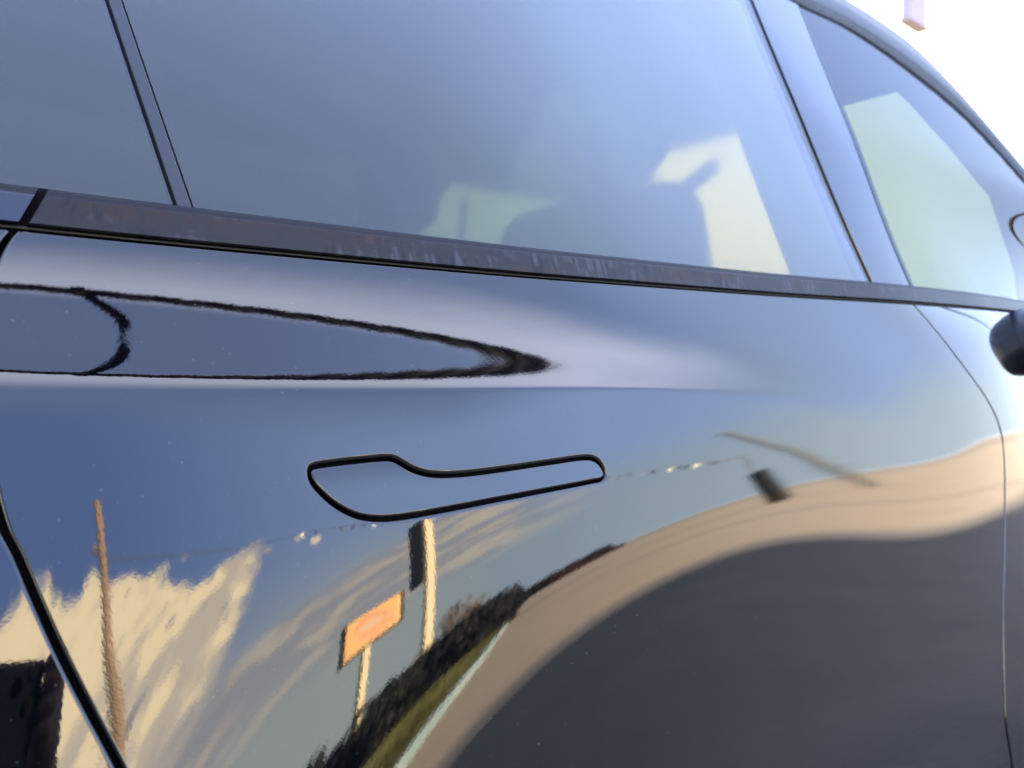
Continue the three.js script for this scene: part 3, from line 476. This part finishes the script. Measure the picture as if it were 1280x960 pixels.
// verge: grass behind a painted kerb that swings away from the car
const kerbLine = new THREE.CatmullRomCurve3([[-40, 6.4], [-12, 6.5], [0, 6.72], [3.0, 7.42], [6.4, 9.45], [10.0, 12.45], [30, 33.5], [84, 92]].map(([x, z]) => new THREE.Vector3(x, 0, z)), false, 'centripetal');
{
  const pts = kerbLine.getPoints(90).map((p) => [p.x - 0.12, p.z + 0.14]);
  const vergePts = [...pts, [84, 160], [-60, 160], [-60, 6.6]];
  struct('grass_verge', flat(vergePts, 0.10), std([1, 1, 1], 0.95, { map: groundTex([0.36, 0.33, 0.06], 0.45, 4, 21, 0.8) }), 'dry olive grass verge behind the pale kerb');
  const kerb = thing('kerb', 'pale blue-green painted kerb between the grass and the tan concrete', 'kerb');
  const km = [std([0.20, 0.265, 0.275], 0.7), std([0.18, 0.245, 0.255], 0.75), std([0.225, 0.28, 0.285], 0.7)];
  const kg = new RoundedBoxGeometry(0.992, 0.20, 0.2, 2, 0.02);
  const len = kerbLine.getLength(), R = rng(4);
  for (let s = 34; s < Math.min(len, 100); s += 1) { const p = kerbLine.getPointAt(s / len), t = kerbLine.getTangentAt(s / len); const m = part('kerb_stone', kg, km[Math.floor(R() * 3)], kerb); m.position.set(p.x, 0.035 + 0.004 * R(), p.z); m.rotation.y = -Math.atan2(t.z, t.x); }
  const rest = []; for (let s = 100; s < len - 1; s += 3) { const p = kerbLine.getPointAt(s / len), t = kerbLine.getTangentAt(s / len); rest.push(new THREE.BoxGeometry(3.0, 0.20, 0.2).rotateY(-Math.atan2(t.z, t.x)).translate(p.x, 0.035, p.z)); }
  part('distant_kerb_stones', mergeGeometries(rest), km[0], kerb).userData.kind = 'stuff';
  // tufts
  const blade = (() => { const gs = []; const r = rng(3); for (let k = 0; k < 7; k++) { const a = r() * 6.28, l = 0.04 + 0.06 * r(), b = 0.05 * r(); const g = new THREE.BufferGeometry(); const cx = Math.cos(a), sx = Math.sin(a); g.setAttribute('position', new THREE.Float32BufferAttribute([-0.008 * sx, 0, 0.008 * cx, 0.008 * sx, 0, -0.008 * cx, cx * b, l, sx * b], 3)); g.setAttribute('normal', new THREE.Float32BufferAttribute([0, 1, 0, 0, 1, 0, 0, 1, 0], 3)); gs.push(g); } return mergeGeometries(gs); })();
  const N = 16000, im = new THREE.InstancedMesh(blade, std([1, 1, 1], 0.9), N); im.name = 'grass_tufts'; im.userData = { label: 'short dry tufts of grass behind the kerb', kind: 'stuff', category: 'grass' };
  const r = rng(91), m = new THREE.Matrix4(), q = new THREE.Quaternion(), col = new THREE.Color();
  for (let k = 0; k < N; k++) { const s = r(), p = kerbLine.getPoint(0.18 + 0.62 * s), d = 0.2 + 26 * r() * r(); const t = kerbLine.getTangent(0.18 + 0.62 * s); q.setFromAxisAngle(new THREE.Vector3(0, 1, 0), r() * 6.28); const sc = 0.7 + r() * 1.1; m.compose(new THREE.Vector3(p.x - t.z * d, 0.10, p.z + t.x * d), q, new THREE.Vector3(sc, sc * (0.6 + 0.8 * r()), sc)); im.setMatrixAt(k, m); const f = 0.6 + 0.7 * r(); im.setColorAt(k, col.setRGB(0.40 * f, 0.36 * f, 0.06 * f)); }
  im.castShadow = im.receiveShadow = true; scene.add(im);
}

// ================================================================== SHRUBS AND TREES beyond the grass
const leafGeo = (seed, n, rx, ry, rz, leaf, gap) => {
  const r = rng(seed), pos = [], nrm = [], idx = [], lobes = [];
  for (let k = 0; k < 9; k++) lobes.push([(r() - 0.5) * 1.3 * rx, (0.25 + 0.75 * r()) * ry, (r() - 0.5) * 1.3 * rz, 0.35 + 0.4 * r()]);
  for (let k = 0; k < n; k++) {
    const L = lobes[Math.floor(r() * lobes.length)], a = r() * 6.283, c = 2 * r() - 1, s = Math.sqrt(1 - c * c), rad = L[3] * (gap + (1 - gap) * Math.cbrt(r())) * Math.min(rx, ry);
    const x = L[0] + rad * s * Math.cos(a), y = Math.max(0.05, L[1] + rad * c * 0.8), z = L[2] + rad * s * Math.sin(a);
    const u = new THREE.Vector3(r() - 0.5, r() - 0.5, r() - 0.5).normalize(), w = new THREE.Vector3(r() - 0.5, r() - 0.5, r() - 0.5).cross(u).normalize(), v = new THREE.Vector3().crossVectors(u, w), b = pos.length / 3, l = leaf * (0.6 + 0.8 * r());
    for (const [i, j] of [[-1, 0], [0, -0.5], [1, 0], [0, 0.5]]) { pos.push(x + l * (u.x * i + w.x * j), y + l * (u.y * i + w.y * j), z + l * (u.z * i + w.z * j)); nrm.push(v.x, v.y, v.z); }
    idx.push(b, b + 1, b + 2, b, b + 2, b + 3);
  }
  const g = new THREE.BufferGeometry(); g.setAttribute('position', new THREE.Float32BufferAttribute(pos, 3)); g.setAttribute('normal', new THREE.Float32BufferAttribute(nrm, 3)); g.setIndex(idx); return g;
};
const trunkGeo = (seed, h, r0) => { const r = rng(seed), gs = []; gs.push(tube([[0, -0.1, 0], [0.1 * (r() - 0.5), h * 0.3, 0.1 * (r() - 0.5)], [0.3 * (r() - 0.5), h * 0.75, 0.2 * (r() - 0.5)]], r0, 8, 6)); for (let k = 0; k < 6; k++) { const a = r() * 6.28, y = h * (0.15 + 0.4 * r()); gs.push(tube([[0, y, 0], [0.35 * h * Math.cos(a) * 0.5, y + 0.25 * h, 0.35 * h * Math.sin(a) * 0.5], [0.4 * h * Math.cos(a), y + 0.42 * h, 0.4 * h * Math.sin(a)]], r0 * 0.45, 6, 5)); } return mergeGeometries(gs); };
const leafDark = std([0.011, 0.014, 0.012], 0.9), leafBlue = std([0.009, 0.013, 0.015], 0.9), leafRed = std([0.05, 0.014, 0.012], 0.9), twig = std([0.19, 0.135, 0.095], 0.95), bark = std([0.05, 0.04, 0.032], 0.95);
const kinds = {
  dark: [leafGeo(11, 3000, 1.9, 1.5, 1.5, 0.17, 0.3), trunkGeo(1, 1.6, 0.07), leafDark, bark],
  blue: [leafGeo(12, 3000, 1.6, 1.7, 1.6, 0.16, 0.3), trunkGeo(2, 1.9, 0.07), leafBlue, bark],
  red: [leafGeo(13, 1800, 1.9, 1.1, 1.5, 0.10, 0.4), trunkGeo(3, 1.2, 0.05), leafRed, bark],
  bare: [leafGeo(14, 900, 1.5, 2.3, 1.5, 0.10, 0.1), trunkGeo(4, 2.9, 0.05), twig, twig],
};
const shrub = (kind, x, z, s, sy, label, group) => { const k = kinds[kind], t = thing(kind === 'bare' ? 'bare_bush' : 'shrub', label, kind === 'bare' ? 'bush' : 'shrub', [x, 0.08, z], group); part('crown', k[0], k[2], t); part('trunk', k[1], k[3], t); t.scale.set(s, sy, s); t.rotation.y = x * 3.7 + z; return t; };
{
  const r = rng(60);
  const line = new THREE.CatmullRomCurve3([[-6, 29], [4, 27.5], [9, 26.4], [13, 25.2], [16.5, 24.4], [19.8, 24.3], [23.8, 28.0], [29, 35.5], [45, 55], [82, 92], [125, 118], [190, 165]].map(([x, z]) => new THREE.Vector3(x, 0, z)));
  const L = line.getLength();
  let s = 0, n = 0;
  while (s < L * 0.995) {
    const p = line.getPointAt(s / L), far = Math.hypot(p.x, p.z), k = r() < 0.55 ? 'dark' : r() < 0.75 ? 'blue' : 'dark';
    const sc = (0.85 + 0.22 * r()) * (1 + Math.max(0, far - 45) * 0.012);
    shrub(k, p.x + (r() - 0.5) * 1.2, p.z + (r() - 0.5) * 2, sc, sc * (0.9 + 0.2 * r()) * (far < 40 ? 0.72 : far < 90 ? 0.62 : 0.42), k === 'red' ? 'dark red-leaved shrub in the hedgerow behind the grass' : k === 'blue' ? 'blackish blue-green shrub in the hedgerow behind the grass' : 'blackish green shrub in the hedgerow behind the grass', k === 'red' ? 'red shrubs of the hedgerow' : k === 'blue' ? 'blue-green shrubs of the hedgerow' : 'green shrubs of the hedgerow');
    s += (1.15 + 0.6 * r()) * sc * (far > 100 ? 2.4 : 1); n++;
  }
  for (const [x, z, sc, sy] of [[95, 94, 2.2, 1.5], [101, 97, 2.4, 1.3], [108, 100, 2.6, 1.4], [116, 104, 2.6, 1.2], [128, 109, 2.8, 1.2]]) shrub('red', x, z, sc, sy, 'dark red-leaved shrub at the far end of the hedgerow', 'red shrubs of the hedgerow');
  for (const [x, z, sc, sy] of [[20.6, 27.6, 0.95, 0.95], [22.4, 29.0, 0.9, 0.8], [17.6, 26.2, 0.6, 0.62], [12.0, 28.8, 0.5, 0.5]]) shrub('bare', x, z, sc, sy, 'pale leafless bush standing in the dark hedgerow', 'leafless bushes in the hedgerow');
}

// ================================================================== ROADSIDE SIGN
const cream = std([0.60, 0.50, 0.33], 0.75), shadedSide = std([0.05, 0.055, 0.075], 0.8);  // second colour: shade on the unlit side faces of the sign, painted in dark
const panelTex = (() => {
  const c = document.createElement('canvas'); c.width = 512; c.height = 192; const g = c.getContext('2d');
  g.fillStyle = '#efb45c'; g.fillRect(0, 0, 512, 192);
  g.fillStyle = '#f6c983'; g.fillRect(0, 0, 60, 192); g.fillStyle = '#eda868'; g.beginPath(); g.ellipse(270, 100, 190, 74, -0.12, 0, 7); g.fill();
  g.strokeStyle = '#c8503a'; g.lineWidth = 9; g.beginPath(); g.ellipse(300, 78, 130, 44, -0.1, 2.6, 6.6); g.stroke();
  g.strokeStyle = '#b9c2cf'; g.lineWidth = 11; g.beginPath(); g.moveTo(190, 102); g.bezierCurveTo(250, 70, 320, 108, 390, 66); g.stroke();
  g.strokeStyle = '#d9705a'; g.lineWidth = 7; g.beginPath(); g.moveTo(110, 140); g.bezierCurveTo(190, 118, 260, 158, 380, 124); g.stroke();
  g.strokeStyle = '#c98b52'; g.lineWidth = 4; g.strokeRect(6, 6, 500, 180);
  const t = new THREE.CanvasTexture(c); t.colorSpace = THREE.SRGBColorSpace; t.magFilter = THREE.LinearFilter; return t;
})();
{
  const s = thing('roadside_sign', 'tall roadside sign with a slab coloured dark for its shaded side, cream posts and an orange panel', 'sign', [16.6, 0.05, 25]);
  part('post', box(0.5, 7.9, 0.34, 0.25, 3.95, 0.17), cream, s);
  part('sign_slab', box(0.36, 3.5, 1.5, 0.19, 6.1, 1.095, 0.02), shadedSide, s, 'upright slab behind the tall post, its shade put in as dark colour');
  part('panel_box', box(3.5, 1.26, 0.62, -2.32, 3.94, 1.73, 0.03), shadedSide, s);
  const pf = new THREE.PlaneGeometry(3.44, 1.2); pf.rotateY(Math.PI); pf.translate(-2.32, 3.94, 1.416);
  part('panel_face', pf, std([0.62, 0.62, 0.62], 0.6, { map: panelTex }), s, 'orange panel with red and pale strokes');
  part('post', box(0.36, 3.36, 0.36, -2.62, 1.66, 1.75), cream, s);
}
// ================================================================== POLES, CABLES, PENNANTS
const poleWood = std([0.20, 0.135, 0.095], 0.9), steel = std([0.07, 0.078, 0.088], 0.5), black = phys([0.003, 0.0033, 0.0045], 0.8, { specularIntensity: 0.2 });
{
  const p = thing('wooden_pole', 'weathered brown wooden pole leaning against the pale cloud', 'pole', [1.05, 0, 13.6]);
  part('shaft', tube([[1.9, -0.2, 0], [0.62, 2.4, 0], [0.02, 3.8, 0], [-0.45, 4.4, 0], [-0.92, 5.0, 0], [-1.30, 6.1, 0], [-1.43, 7.1, 0]], 0.088, 60, 14), poleWood, p);
  part('stub_arm', tube([[-1.33, 6.2, 0], [-1.56, 6.34, 0.05]], 0.05, 6, 8), poleWood, p);
  for (const [x, zz, side] of [[-15, 1.86, 'rear'], [47, 1.86, 'front']]) {
    const u = thing('utility_pole', `tall utility pole carrying the black cable bundle, off past the car's ${side}`, 'utility pole', [x, 0, zz]);
    part('shaft', cyl(0.11, 0.15, 5.2, 0, 2.6, 0), poleWood, u); part('bracket', box(0.12, 0.08, 0.4, 0, 4.62, 0.12), steel, u);
  }
  const cb = thing('cable_bundle', 'thick bundle of twisted black cables hung overhead along the car', 'cable', [0, 0, 0]);
  for (let q = 0; q < 3; q++) { const pts = []; for (let k = 0; k <= 620; k++) { const x = -15 + k * 0.1, a = x * 5.5 + q * 2.094; pts.push([x, 4.6 + 0.026 * Math.cos(a), 1.86 + 0.026 * Math.sin(a)]); } part('cable', tube(pts, 0.029, 1500, 7), black, cb); }
  const drop = thing('cable_tail', 'short black cable tail sticking out of the overhead cable bundle', 'cable', [0, 0, 0]);
  part('cable', tube([[0.24, 4.6, 1.88], [0.40, 4.615, 1.70], [0.53, 4.625, 1.57], [0.56, 4.625, 1.52]], 0.042, 30, 8), black, drop);
  const clampG = new THREE.SphereGeometry(0.075, 12, 8); clampG.translate(0.24, 4.6, 1.87); part('clamp', clampG, black, drop);
  // grey lamp pole and dark post at the far end of the lot
  const lamp = thing('lamp_pole', 'thin leaning grey lamp pole at the far end of the lot', 'lamp pole', [36.4, 0, 20]);
  part('shaft', tube([[0, 0, 0], [-0.75, 1.4, 0], [-1.5, 2.84, 0], [-2.9, 4.6, 0], [-4.3, 6.27, 0]], 0.075, 40, 10), steel, lamp); part('lamp_head', box(0.5, 0.10, 0.2, -4.5, 6.3, 0, 0.03), steel, lamp);
  const post = thing('dark_post', 'short dark square post where the pennant string ends', 'post', [33.6, 0, 20]);
  part('shaft', box(0.40, 2.4, 0.3, 0, 0, 0, 0.03).rotateZ(0.36).translate(0.22, 1.2, 0), black, post); part('hook', tube([[-0.3, 2.3, 0], [-0.55, 3.2, 0], [-0.9, 3.8, 0], [-1.3, 3.86, 0]], 0.035, 20, 8), steel, post);
  // pennants
  const cols = [std([0.80, 0.72, 0.55], 0.7), std([0.02, 0.024, 0.04], 0.7), std([0.10, 0.13, 0.2], 0.7)];
  const strings = [['pennant string from the wooden pole to the roadside sign', [[-0.3, 6.1, 13.6], [4.3, 6.55, 16.9], [8.0, 7.1, 19.2], [16.7, 7.85, 24.9]], 22], ['pennant string from the roadside sign to the dark post', [[16.9, 7.85, 24.9], [24.3, 5.95, 21.0], [27.5, 5.2, 20.6], [31.6, 4.1, 20.1], [32.3, 3.86, 20]], 34]];
  strings.forEach(([label, pts, n], w) => {
    const t = thing('pennant_string', label, 'pennants'), c = new THREE.CatmullRomCurve3(pts.map((p) => new THREE.Vector3(...p))); part('cord', tube(pts, 0.012, 60, 5), steel, t);
    for (let k = w ? 0 : 9; k < n; k++) {
      const p = c.getPointAt((k + 0.5) / n), g = new THREE.ExtrudeGeometry(new THREE.Shape([V2(-0.13, 0), V2(0.13, 0), V2(0.02, -0.34)]), { depth: 0.006, bevelEnabled: false });
      const f = part('flag', g, cols[k % 3], t); f.position.copy(p); f.rotation.set(0.5 * Math.sin(k * 2.3), -0.6 + 0.9 * Math.sin(k * 1.7), 0.35 * Math.sin(k * 3.1)); f.scale.setScalar(w ? 1.0 : 0.8);
    }
  });
}
// ================================================================== BEHIND THE CAR
{
  const b = thing('shade_building', 'long low flat-roofed building added behind the car to shade the lot', 'building', [14, 0, -14]);  // added to cast the long shadow edge across the lot
  const wall = std([0.34, 0.31, 0.27], 0.9), roofM = std([0.12, 0.12, 0.125], 0.9), glassM = phys([0.02, 0.025, 0.03], 0.1);
  part('wall', box(60, 3.0, 4, 0, 1.5, 0), wall, b); part('roof', box(60.4, 0.22, 4.4, 0, 3.11, 0), roofM, b);
  for (let k = 0; k < 12; k++) { const w = part('window', box(2.2, 1.3, 0.08, -26 + k * 4.7, 1.55, 2.02), glassM, b); part('frame', mergeGeometries([box(2.36, 0.08, 0.12, -26 + k * 4.7, 2.24, 2.03), box(2.36, 0.08, 0.12, -26 + k * 4.7, 0.86, 2.03)]), roofM, w); }
  const s = thing('pole_sign', 'lavender-grey sign board high on a pole, beyond the car roof', 'sign', [27.3, 0, -11.4]);
  part('board', box(1.28, 2.6, 0.3, 0, 13.75, 0, 0.03).rotateY(0), std([0.20, 0.18, 0.27], 0.8), s); part('arm', tube([[-0.4, 15.1, 0], [3.4, 15.2, 3.2]], 0.12, 8, 10), steel, s); part('post', cyl(0.16, 0.2, 15.6, 3.4, 7.8, 3.2), std([0.5, 0.42, 0.38], 0.8), s);
  part('frame', box(1.44, 0.1, 0.36, 0, 12.41, 0), std([0.16, 0.14, 0.15], 0.8), s);
}

// ================================================================== THE PHOTOGRAPHER
{
  const person = thing('person', 'person in a dark jacket bending to hold a phone up to the car door', 'person');
  // skin of bones: [a, b, radius a, radius b]
  const J = (...p) => new THREE.Vector3(...p);
  function skin(bones, lo, size, res, k, grow = 0) {
    const mc = new MarchingCubes(res, paintPlain, false, false, 400000); mc.isolation = 0; const f = mc.field; f.fill(-9);
    const cell = size / res, h = size / 2, cen = lo.clone().addScalar(h), p = new THREE.Vector3(), ab = new THREE.Vector3(), ap = new THREE.Vector3();
    const acc = new Float32Array(f.length); acc.fill(0);
    for (const [a, b, ra, rb] of bones) {
      ab.subVectors(b, a); const l2 = Math.max(1e-9, ab.lengthSq()), R = Math.max(ra, rb) + grow + 6 * k, mn = [0, 1, 2].map((c) => Math.max(0, Math.floor((Math.min(a.getComponent(c), b.getComponent(c)) - R - lo.getComponent(c)) / cell))), mx = [0, 1, 2].map((c) => Math.min(res - 1, Math.ceil((Math.max(a.getComponent(c), b.getComponent(c)) + R - lo.getComponent(c)) / cell)));
      for (let z = mn[2]; z <= mx[2]; z++) for (let y = mn[1]; y <= mx[1]; y++) for (let x = mn[0]; x <= mx[0]; x++) {
        p.set(lo.x + x * cell, lo.y + y * cell, lo.z + z * cell); ap.subVectors(p, a); const t = Math.min(1, Math.max(0, ap.dot(ab) / l2)), d = ap.addScaledVector(ab, -t).length() - lerp(ra, rb, t) - grow;
        acc[x + y * res + z * res * res] += Math.exp(-d / k);
      }
    }
    for (let i = 0; i < f.length; i++) f[i] = acc[i] > 1e-12 ? k * Math.log(acc[i]) : -0.3;
    mc.update(); const n = mc.count, pos = new Float32Array(n * 3), nrm = new Float32Array(n * 3);
    for (let i = 0; i < n; i++) { for (let c = 0; c < 3; c++) { pos[3 * i + c] = mc.positionArray[3 * i + c] * h + cen.getComponent(c); nrm[3 * i + c] = mc.normalArray[3 * i + c]; } }
    const g = new THREE.BufferGeometry(); g.setAttribute('position', new THREE.BufferAttribute(pos, 3)); g.setAttribute('normal', new THREE.BufferAttribute(nrm, 3)); g.setAttribute('uv', new THREE.BufferAttribute(new Float32Array(n * 2), 2)); return g;
  }
  // phone first: landscape, its lens where the picture is taken from
  const R = new THREE.Vector3(0.77714596, 0, 0.62932039), U = new THREE.Vector3().crossVectors(R, FWD).normalize();
  const at = (r, u, f) => EYE.clone().addScaledVector(R, r).addScaledVector(U, u).addScaledVector(FWD, f);
  const phone = thing('phone', 'dark phone held sideways in both hands towards the car', 'phone');
  const body = new RoundedBoxGeometry(0.152, 0.074, 0.008, 4, 0.0039); const basis = new THREE.Matrix4().makeBasis(R, U, FWD.clone().negate()).setPosition(at(-0.052, -0.030, -0.018));
  body.applyMatrix4(basis); part('body', body, std([0.02, 0.021, 0.025], 0.35), phone);
  for (const [r, u] of [[0.006, -0.002], [-0.014, -0.012], [0.006, -0.026]]) { const c = new THREE.CylinderGeometry(0.0065, 0.0065, 0.003, 20).rotateX(Math.PI / 2).applyMatrix4(new THREE.Matrix4().makeBasis(R, U, FWD.clone().negate()).setPosition(at(r, u, -0.0128))); part('lens', c, glossBlack, phone); }
  const sc = new THREE.PlaneGeometry(0.144, 0.067).applyMatrix4(new THREE.Matrix4().makeBasis(R, U, FWD.clone().negate()).setPosition(at(-0.052, -0.030, -0.0222))); part('screen', sc, std([0.02, 0.03, 0.05], 0.1), phone);
  const hipL = J(-0.82, 0.86, 1.02), hipR = J(-0.64, 0.86, 1.18), pel = J(-0.73, 0.90, 1.10), chest = J(-0.62, 1.22, 0.90), neck = J(-0.58, 1.37, 0.84), head = J(-0.53, 1.50, 0.78), shL = J(-0.75, 1.30, 0.76), shR = J(-0.46, 1.30, 1.00);
  const wrL = at(-0.185, -0.075, -0.055), wrR = at(0.085, -0.085, -0.075), elL = J(-0.72, 1.03, 0.64), elR = J(-0.18, 1.02, 0.90);
  const knL = J(-0.77, 0.47, 0.90), knR = J(-0.56, 0.47, 1.08), anL = J(-0.86, 0.09, 1.04), anR = J(-0.64, 0.09, 1.24);
  const torso = [[pel, chest, 0.135, 0.15], [chest, neck, 0.13, 0.06], [shL, shR, 0.075, 0.075], [hipL, hipR, 0.11, 0.11]];
  const arms = [[shL, elL, 0.055, 0.042], [elL, wrL, 0.042, 0.027], [shR, elR, 0.055, 0.042], [elR, wrR, 0.042, 0.027]];
  const legs = [[hipL, knL, 0.085, 0.058], [knL, anL, 0.056, 0.038], [hipR, knR, 0.085, 0.058], [knR, anR, 0.056, 0.038]];
  const up = head.clone().sub(neck).normalize(), fw = J(0.42, -0.45, -0.78).normalize(), sd = new THREE.Vector3().crossVectors(fw, up).normalize(), hd = (s, u, f) => head.clone().addScaledVector(sd, s).addScaledVector(up, u).addScaledVector(fw, f);
  const headBones = [[neck, head, 0.056, 0.06], [hd(0, 0.03, -0.03), hd(0, 0.05, 0.015), 0.085, 0.080], [hd(0, -0.045, 0.035), hd(0, -0.06, 0.062), 0.052, 0.028], [hd(0, 0.02, 0.09), hd(0, -0.018, 0.112), 0.009, 0.014], [hd(-0.02, -0.05, 0.083), hd(0.02, -0.05, 0.083), 0.008, 0.008], [hd(-0.078, 0.01, -0.005), hd(-0.084, -0.03, 0.0), 0.012, 0.009], [hd(0.078, 0.01, -0.005), hd(0.084, -0.03, 0.0), 0.012, 0.009]];
  const hand = (w, side) => {                                        // palm behind the phone's short end, fingers curled round to its back, thumb on the screen
    const e = side < 0 ? -0.128 : 0.024, P = (r, u, f) => at(e + side * r, u, f), bones = [[w, P(0.030, -0.055, -0.036), 0.026, 0.022], [P(0.030, -0.055, -0.036), P(0.020, -0.035, -0.030), 0.022, 0.018], [P(0.030, -0.050, -0.030), P(0.022, 0.004, -0.022), 0.017, 0.013]];
    [[0.000, 0.075], [-0.016, 0.082], [-0.033, 0.078], [-0.049, 0.062]].forEach(([u, l], k) => { const a = P(0.022, u - 0.004, -0.024), b = P(0.012, u, -0.004), c = P(0.012 - l * 0.36, u + 0.002, -0.002), d = P(0.012 - l * 0.62, u, -0.005); if (side > 0) { b.addScaledVector(FWD, -0.002); } const rr = 0.0088 - 0.0006 * k; const reach = side > 0 ? 0.25 : 0.8; const c2 = b.clone().lerp(c, reach), d2 = side > 0 ? b.clone().lerp(c, reach).addScaledVector(FWD, -0.010) : d; bones.push([a, b, 0.0100, rr], [b, c2, rr, rr * 0.95], [c2, d2, rr * 0.95, rr * 0.8]); });
    bones.push([P(0.030, -0.045, -0.040), P(0.012, -0.030, -0.036), 0.014, 0.011], [P(0.012, -0.030, -0.036), P(-0.018, -0.022, -0.032), 0.0105, 0.009]);
    return bones;
  };
  const body0 = skin([...torso, ...arms, ...legs, [neck, head, 0.056, 0.06]], J(-1.35, 0.0, 0.1), 1.6, 110, 0.012, -0.008);
  const headG = skin(headBones, J(head.x - 0.16, head.y - 0.18, head.z - 0.17), 0.34, 100, 0.006);
  const hL = skin(hand(wrL, -1), J(wrL.x - 0.07, wrL.y - 0.07, wrL.z - 0.15), 0.22, 84, 0.0022), hR = skin(hand(wrR, 1), J(wrR.x - 0.15, wrR.y - 0.07, wrR.z - 0.15), 0.22, 84, 0.0022);
  const skinMat = std([0.32, 0.19, 0.13], 0.6);
  part('body', mergeGeometries([body0, headG, hL, hR]), skinMat, person);
  const jac = skin([...torso.slice(0, 1), [chest, neck.clone().lerp(chest, 0.35), 0.14, 0.085], ...torso.slice(2), [shL, elL, 0.065, 0.055], [elL, wrL.clone().lerp(elL, 0.12), 0.053, 0.040], [shR, elR, 0.065, 0.055], [elR, wrR.clone().lerp(elR, 0.12), 0.053, 0.040]], J(-1.35, 0.0, 0.1), 1.6, 130, 0.012, 0.014);
  part('jacket', jac, std([0.008, 0.009, 0.016], 0.85), person);
  part('trousers', skin([[hipL, hipR, 0.12, 0.12], [pel, pel.clone().add(J(0, -0.05, 0)), 0.13, 0.12], [hipL, knL, 0.095, 0.07], [knL, anL, 0.068, 0.055], [hipR, knR, 0.095, 0.07], [knR, anR, 0.068, 0.055]], J(-1.35, 0.0, 0.1), 1.6, 120, 0.012, 0.008), std([0.012, 0.014, 0.02], 0.9), person);
  for (const a of [anL, anR]) part('shoe', skin([[a.clone().add(J(-0.03, -0.04, 0.05)), a.clone().add(J(0.09, -0.045, -0.15)), 0.042, 0.034], [a.clone().add(J(0, 0.02, 0.01)), a.clone().add(J(0.0, -0.03, 0)), 0.05, 0.05]], J(a.x - 0.2, 0, a.z - 0.25), 0.42, 60, 0.006), std([0.02, 0.02, 0.022], 0.7), person);
  part('hair', skin([[hd(0, 0.055, -0.04), hd(0, 0.08, -0.005), 0.084, 0.072], [hd(-0.05, 0.02, -0.05), hd(0.05, 0.02, -0.05), 0.055, 0.055]], J(head.x - 0.17, head.y - 0.15, head.z - 0.17), 0.36, 80, 0.006), std([0.012, 0.009, 0.007], 0.7), person);
  for (const s of [-1, 1]) { const e = new THREE.SphereGeometry(0.0115, 12, 10); const c = hd(s * 0.031, 0.012, 0.078); e.translate(c.x, c.y, c.z); part('eye', e, std([0.75, 0.72, 0.68], 0.2), person); }
}
renderer.render(scene, camera);
